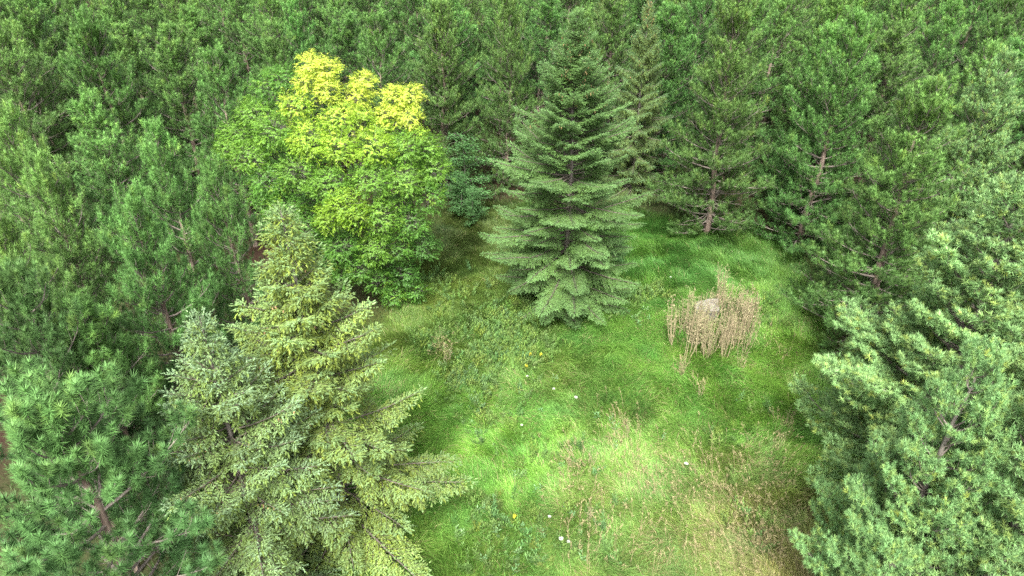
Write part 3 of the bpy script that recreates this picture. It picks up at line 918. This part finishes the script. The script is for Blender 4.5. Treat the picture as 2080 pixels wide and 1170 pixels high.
by_tip(SD, 'spruce_tree', 1240, -70, 11.2, 2.2, 'dim olive spruce partly hidden behind the central spruce tip', 'spruce tree')
by_tip(SA, 'spruce_tree', 1430, -70, 11.3, 2.4, 'far spruce dotted with rust-red cones beyond the drooping olive spruce', 'spruce tree')

WA = make_white_pine(31, 10.5, 3.2)
WB = make_white_pine(32, 9.5, 3.0, 0.5)
by_tip(WA, 'white_pine', 2085, 375, 9.9, 4.1, 'tall pale green soft-needled pine whose arms reach furthest over the right grass edge', 'pine tree', 'pale soft-needled pines')
by_tip(WA, 'white_pine', 2270, 300, 10.2, 3.9, 'broad pale green soft-needled pine cut by the picture edge, arms reaching over the grass', 'pine tree', 'pale soft-needled pines')
by_tip(WB, 'white_pine', 2000, 722, 8.8, 2.35, 'nearest pale blue-green soft-needled pine with bright top, lowest of its kind', 'pine tree', 'pale soft-needled pines')
by_tip(WA, 'white_pine', 2055, 125, 10.3, 3.0, 'pale blue-green pine behind the wide dark clearing-edge pine', 'pine tree', 'pale soft-needled pines')
by_tip(WB, 'white_pine', 2230, 760, 9.0, 3.0, 'pale soft-needled pine at the lower picture edge beside the nearest one', 'pine tree', 'pale soft-needled pines')

# deciduous yellow-green tree
def ash_tree():
    rng = np.random.default_rng(41)
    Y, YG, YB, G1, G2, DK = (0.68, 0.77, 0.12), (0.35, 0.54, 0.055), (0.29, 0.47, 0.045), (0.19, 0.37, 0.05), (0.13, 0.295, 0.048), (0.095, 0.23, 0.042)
    lobes = [  # px, py, depth, radius(m), colour
        (632, 130, 27.2, 0.65, Y), (665, 140, 27.2, 0.6, Y), (625, 165, 27.2, 0.6, Y), (665, 180, 27.0, 0.65, Y), (740, 165, 27.3, 0.6, Y), (725, 195, 27.3, 0.65, Y), (800, 195, 27.0, 0.6, Y), (835, 195, 27.0, 0.6, Y), (790, 235, 26.7, 0.65, Y), (830, 235, 26.6, 0.6, Y), (775, 265, 26.4, 0.6, YG), (845, 275, 26.4, 0.5, YG),
        (600, 215, 26.6, 0.8, YG), (690, 240, 26.2, 0.9, YG), (735, 235, 26.5, .6, YG), (550, 175, 28.4, 0.9, G2), (575, 160, 28.2, 0.8, G2), (520, 235, 27.6, 1.0, G1), (480, 275, 27.2, 0.8, G1), (465, 300, 26.8, 0.7, G1),
        (560, 265, 26.4, 1.1, G1), (630, 285, 25.6, 1.1, YG), (690, 300, 25.2, 1.0, YG), (760, 300, 25.3, 1.0, YG), (820, 300, 25.8, 0.9, G1), (865, 300, 26.4, 0.8, G1), (885, 345, 26.2, 0.8, G1),
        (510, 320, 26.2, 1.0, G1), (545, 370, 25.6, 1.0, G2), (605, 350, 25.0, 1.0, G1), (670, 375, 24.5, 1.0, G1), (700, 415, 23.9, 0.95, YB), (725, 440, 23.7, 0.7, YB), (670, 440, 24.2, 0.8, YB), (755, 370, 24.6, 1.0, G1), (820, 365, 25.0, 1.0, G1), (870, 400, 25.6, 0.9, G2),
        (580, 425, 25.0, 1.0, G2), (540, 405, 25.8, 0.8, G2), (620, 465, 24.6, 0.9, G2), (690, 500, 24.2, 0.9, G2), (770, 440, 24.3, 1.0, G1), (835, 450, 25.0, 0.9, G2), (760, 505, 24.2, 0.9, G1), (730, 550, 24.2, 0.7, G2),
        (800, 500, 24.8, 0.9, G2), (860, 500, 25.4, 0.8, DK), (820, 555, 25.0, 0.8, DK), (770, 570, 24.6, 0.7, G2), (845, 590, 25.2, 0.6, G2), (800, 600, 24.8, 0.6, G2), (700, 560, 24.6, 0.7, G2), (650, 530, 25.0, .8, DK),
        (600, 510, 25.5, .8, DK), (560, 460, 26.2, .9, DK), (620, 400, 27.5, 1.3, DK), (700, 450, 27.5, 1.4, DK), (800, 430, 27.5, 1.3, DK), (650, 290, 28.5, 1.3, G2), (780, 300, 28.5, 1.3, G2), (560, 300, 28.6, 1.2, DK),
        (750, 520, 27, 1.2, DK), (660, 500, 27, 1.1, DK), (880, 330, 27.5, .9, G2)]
    base = at_h(715, 545, 0); base[1] += 0.6
    bx, by = base[0], base[1]; bz = ground_z(bx, by)
    placed.append((bx, by, 4.6))
    o = empty('ash_tree', (bx, by, bz), 0)
    tag(o, 'broad leafy tree turning from green to bright yellow at its three tops', 'tree')
    org = np.array([bx, by, bz])
    T = Tubes(); B = Tubes(); P, D, N, Cc, L_ = [], [], [], [], []
    # stems
    stems = [np.array([-0.5, 0.1, 0]), np.array([0.3, -0.2, 0]), np.array([0.5, 0.4, 0])]
    fork = [np.array([-1.3, 0.2, 3.2]), np.array([0.2, -0.6, 3.4]), np.array([1.3, 0.5, 3.2])]
    fork2 = [np.array([-1.9, 0.4, 6.0]), np.array([0.0, -0.7, 6.4]), np.array([1.9, 0.4, 6.0])]
    for s, f, f2 in zip(stems, fork, fork2):
        t = np.linspace(0, 1, 7)[:, None]; q = s * (1 - t) ** 2 + 2 * t * (1 - t) * f + t * t * f2; q[0, 2] = -0.2
        T.add(q, np.linspace(0.15, 0.06, 7), 9)
    for px, py, d, r, col in lobes:
        c = at_d(px, py, d) - org
        r = r * 0.88
        j = int(np.argmin([np.linalg.norm(c[:2] - f2[:2]) for f2 in fork2]))
        s, f, f2 = stems[j], fork[j], fork2[j]
        tt = min(1.0, max(0.15, (c[2] - 1.2) / 7.5)); st = s * (1 - tt) ** 2 + 2 * tt * (1 - tt) * f + tt * tt * f2
        mid = (st * 0.45 + c * 0.55) + np.array([0, 0, -0.25])
        t = np.linspace(0, 1, 7)[:, None]; q = st * (1 - t) ** 2 + 2 * t * (1 - t) * mid + t * t * (c - [0, 0, 0.2 * r])
        B.add(q + rng.normal(0, 0.03, q.shape), np.linspace(0.045, 0.015, 7), 5)
        # sprays: twig from inside lobe toward its surface
        ns = int(200 * r ** 1.7)
        dirs = rnd_dirs(rng, ns); dirs[:, 2] = dirs[:, 2] * 0.85 + 0.15; dirs = nrm(dirs)
        for dd in dirs:
            rr = r * rng.uniform(0.66, 1.0) * (1.12 if rng.random() < 0.12 else 1.0) * (1 + 0.15 * sin(dd[0] * 5 + px) * cos(dd[1] * 4 + py))
            tip = c + dd * rr * np.array([1, 1, 0.9]); b0 = c + dd * rr * 0.25
            if rng.random() < 0.5:
                B.add([b0, (b0 + tip) / 2 + rng.normal(0, 0.04, 3), tip], [0.007, 0.005, 0.003], 3)
            colr = np.array(col) * (1 + rng.normal(0, 0.12))
            if col == Y: colr = colr * (1 - 0.5 * (k_ := rng.random() ** 1.2)) + np.array(YG) * 0.5 * k_
            elif col == YG and rng.random() < max(0.0, min(0.75, (tip[2] - 7.2) / 3.0)): colr = 0.4 * colr + 0.6 * np.array(Y)
            elif rng.random() < 0.3: colr = 0.5 * colr + 0.5 * np.array(lobes[int(rng.integers(12, 50))][4]) if col != DK else colr
            # compound leaf clusters at the tip: rachis with drooping leaflets
            for lf in range(4):
                az = rng.uniform(0, 6.28); el = rng.uniform(-0.7, 0.6)
                rd = nrm(np.array([cos(az) * cos(el), sin(az) * cos(el), sin(el)]) + dd * 0.7)
                p0 = tip - dd * rng.uniform(0, 0.22) * r
                sd = nrm(np.cross(rd, UP))
                for m in range(3):
                    pp = p0 + rd * (0.06 + 0.065 * m)
                    for sg in (-1, 1):
                        P.append(pp); D.append(rd * 0.6 + sd * sg * 0.7 - UP * rng.uniform(0.2, 1.3)); N.append(dd + UP * 0.35); Cc.append(colr); L_.append(rng.uniform(0.075, 0.115))
                P.append(p0 + rd * 0.22); D.append(rd - UP * 0.8); N.append(dd + UP * 0.35); Cc.append(colr); L_.append(0.11)
    L_ = np.array(L_)
    V, F, c = leaves(rng, np.array(P), np.array(D), np.array(N) + rng.normal(0, .25, (len(P), 3)), L_ * 0.74, L_ * 0.32, np.array(Cc), 0.12)
    link('trunk', T.mesh('trunk', M_BARKA), o); link('branches', B.mesh('branches', M_BARKA), o)
    link('crown', mesh_from('crown', V, F, M_LEAF, c), o)
    return len(P)
nash = ash_tree()

# broadleaf saplings in the understorey
def make_sapling(seed, h, R, col):
    rng = np.random.default_rng(seed); T = Tubes(); B = Tubes(); tr = trunk_poly(rng, h, 0.15, 7)
    T.add(tr, np.linspace(0.035, 0.008, 7), 6); P, D, N, Cc, L_ = [], [], [], [], []
    z = h * 0.15
    while z < h:
        u = z / h; az = rng.uniform(0, 6.28); L = R * (1 - u) ** 0.35 * rng.uniform(0.6, 1.15) + 0.1
        q = bent(tpoint(tr, z), az, R_(20 + 30 * u), R_(5), L, 5, 0.1, rng); B.add(q, np.linspace(0.012, 0.004, 5), 4)
        for k in range(int(L * 110)):
            p, d = along(q, rng.uniform(0.2, 1)); p = p + rng.normal(0, 0.14, 3) * np.array([1, 1, .5])
            a = rng.uniform(0, 6.28); P.append(p); D.append(np.array([cos(a), sin(a), rng.uniform(-.5, .2)])); N.append(UP); Cc.append(np.array(col) * (1 + rng.normal(0, .1))); L_.append(rng.uniform(.08, .13))
        z += 0.11
    L_ = np.array(L_); V, F, c = leaves(rng, np.array(P), np.array(D), np.array(N) + rng.normal(0, .3, (len(P), 3)), L_, L_ * .55, np.array(Cc))
    return dict(h=h, R=R, trunk=T.mesh('trunk', M_BARKA), branches=B.mesh('branches', M_BARKA), crown=mesh_from('crown', V, F, M_LEAF, c))
SP = make_sapling(51, 3.6, 1.2, (0.115, 0.25, 0.085))
for px, py, h, R, lab in [(945, 275, 4.2, 1.7, 'blue-green broadleaf sapling between the yellow-green tree and the reddish litter'),
                          (935, 355, 2.4, 1.2, 'small broadleaf sapling below the taller blue-green sapling'),
                          (960, 380, 2.2, 0.9, 'low leafy sapling nearest the central spruce'),
                          (1255, 480, 1.4, 0.7, 'leafy sapling at the right foot of the central spruce')]:
    p = at_h(px, py, h); plant_tree(SP, 'sapling', p, h, R, px * .1, lab, 'sapling', 'broadleaf saplings of the understorey')

SHORT = [('largest near pine', 'the largest near pine'), ('near pine with visible', 'the pine above the corner pine'), ('pale leaning', 'the pale leaning-trunk pine'), ('directly behind the small', 'the pine with the reddish twig'),
         ('dense round-topped', 'the round-topped pine'), ('slim pine', 'the slim two-shoot pine'), ('at the picture edge behind the leaning', 'the upper left edge pine'), ('cut by the picture edge between', 'the cut-off left edge pine'),
         ('olive needles near', 'the olive corner pine'), ('tall yellowish-green', 'the tall yellowish pine'), ('round its dark middle', 'the bare-limbed dark-trunk pine'), ('behind and left of the yellow', 'the pine left of the yellow-green tree'),
         ('straight behind the tallest', 'the pine behind the yellow top'), ('bare forked leader', 'the forked-leader pine'), ('broad pine with a dome', 'the domed pine'), ('exposed lower trunk', 'the exposed-trunk pine'),
         ('between the exposed', 'the pine left of the big spruce tip'), ('just behind the tip', 'the pine behind the big spruce tip'), ('dense pine with branches down', 'the dense grass-skirting pine'),
         ('tall pine with double', 'the double-topped pine'), ('wide pine on the clearing', 'the wide clearing-edge pine'), ('bare trunk window', 'the trunk-window pine'), ('behind the gap between', 'the gap pine on the right'),
         ('behind the double-topped', 'the pine behind the double top'), ('dark pine behind the farthest', 'the dark upper right pine'), ('shaded lower pine', 'the shaded lower left pine'), ('shaded pine behind the round', 'the olive shaded pine'),
         ('tall conical', 'the big central spruce'), ('near yellow-green spruce', 'the near pointed spruce'), ('smaller pale spruce', 'the cone-bearing spruce'), ('drooping olive spruce', 'the drooping olive spruce'),
         ('dim olive', 'the dim olive spruce'), ('far spruce', 'the rust-coned spruce'), ('broad pale green', 'the broad pale pine'), ('tall pale green soft', 'the tall pale pine'), ('nearest pale', 'the nearest pale pine'), ('pale blue-green pine behind', 'the far pale pine'),
         ('pale soft-needled pine at the lower', 'the lower right pale pine')]
seen_labels = {}
def place_label(x, y, h, pr):
    i = int(np.argmin([(x - a) ** 2 + (y - b) ** 2 for a, b, _ in marks])); a, b, full = marks[i]
    ref = next((v for k, v in SHORT if k in full), 'the big central spruce')
    dx, dy = x - a, y - b
    if abs(dy) > 1.6 * abs(dx): rel = 'straight behind' if dy > 0 else 'in front of'
    elif abs(dx) > 1.6 * abs(dy): rel = 'right of' if dx > 0 else 'left of'
    else: rel = ('behind and ' if dy > 0 else 'in front and ') + ('right of' if dx > 0 else 'left of')
    look = {id(PA): 'full-crowned', id(PB): 'deep green', id(PC_): 'open-crowned', id(PD): 'broad', id(PE): 'low-branched', id(PG_): 'skirted'}[id(pr)]
    k = seen_labels.get((ref, rel), 0); seen_labels[(ref, rel)] = k + 1
    row = ['nearest', 'second', 'third', 'fourth', 'fifth', 'sixth', 'seventh', 'eighth', 'ninth', 'tenth', 'eleventh', 'twelfth', 'thirteenth', 'fourteenth', 'fifteenth'][min(k, 14)]
    return '%s pine, %s %s %s' % (look, row, rel, ref)

# plantation fill: pines behind and between those above
def fill():
    rng = np.random.default_rng(61); k = 0
    protos = [PA, PB, PC_, PD, PE]
    for j, y in enumerate(np.arange(9, 68, 4.2)):
        for x in np.arange(-54, 54, 4.3):
            X = x + rng.normal(0, 0.45) + (j % 2) * 2.2; Y = y + rng.normal(0, 0.45)
            r1, r2, r3, r4, r5 = rng.random(5)
            if abs(X) > 0.80 * (Y + 6) + 4: continue
            if Y < 12: continue
            if X > 8 and Y < 24: continue
            if X > 0 and Y < 20: continue
            sdv = poly_sd(np.array([X]), np.array([Y]), CLEAR)[0]
            if sdv > -1.3: continue
            if any((X - a) ** 2 + (Y - b) ** 2 < (0.62 * r + (1.5 if Y < 30 else 1.15)) ** 2 for a, b, r in placed): continue
            h = 9.0 + 2.2 * r2
            fy = Y * cos(PITCH) + (CAM_H - 8) * sin(PITCH); tx = 1040 + FPX * X / fy
            if Y < 29 and 400 < tx < 940 and Y > 13.5: continue      # open ground in front of the leafy tree
            if Y < 30:
                h = 6.8 + 1.8 * r2
                if X < 0 and r5 < 0.7: continue
            pr = protos[int(r1 * 5)]
            if sdv > -5.5 and Y > 24: pr = PG_ if r1 < 0.5 else PE
            lab = place_label(X, Y, h, pr)
            plant_tree(pr, 'pine_tree', (X, Y), h, (2.45 + 0.6 * r3) if Y > 28 else 1.8 + .4 * r3, r4 * 6.28, lab, 'pine tree', PG); k += 1
    return k
nf = fill()
print('FILL', nf, 'PINE tufts', PA['n'], PF['n'], 'WP', WA['n'], 'SPR', SA['n'], SB['n'], 'ASH', nash)
for m in bpy.data.meshes:
    if m.users == 0: bpy.data.meshes.remove(m)
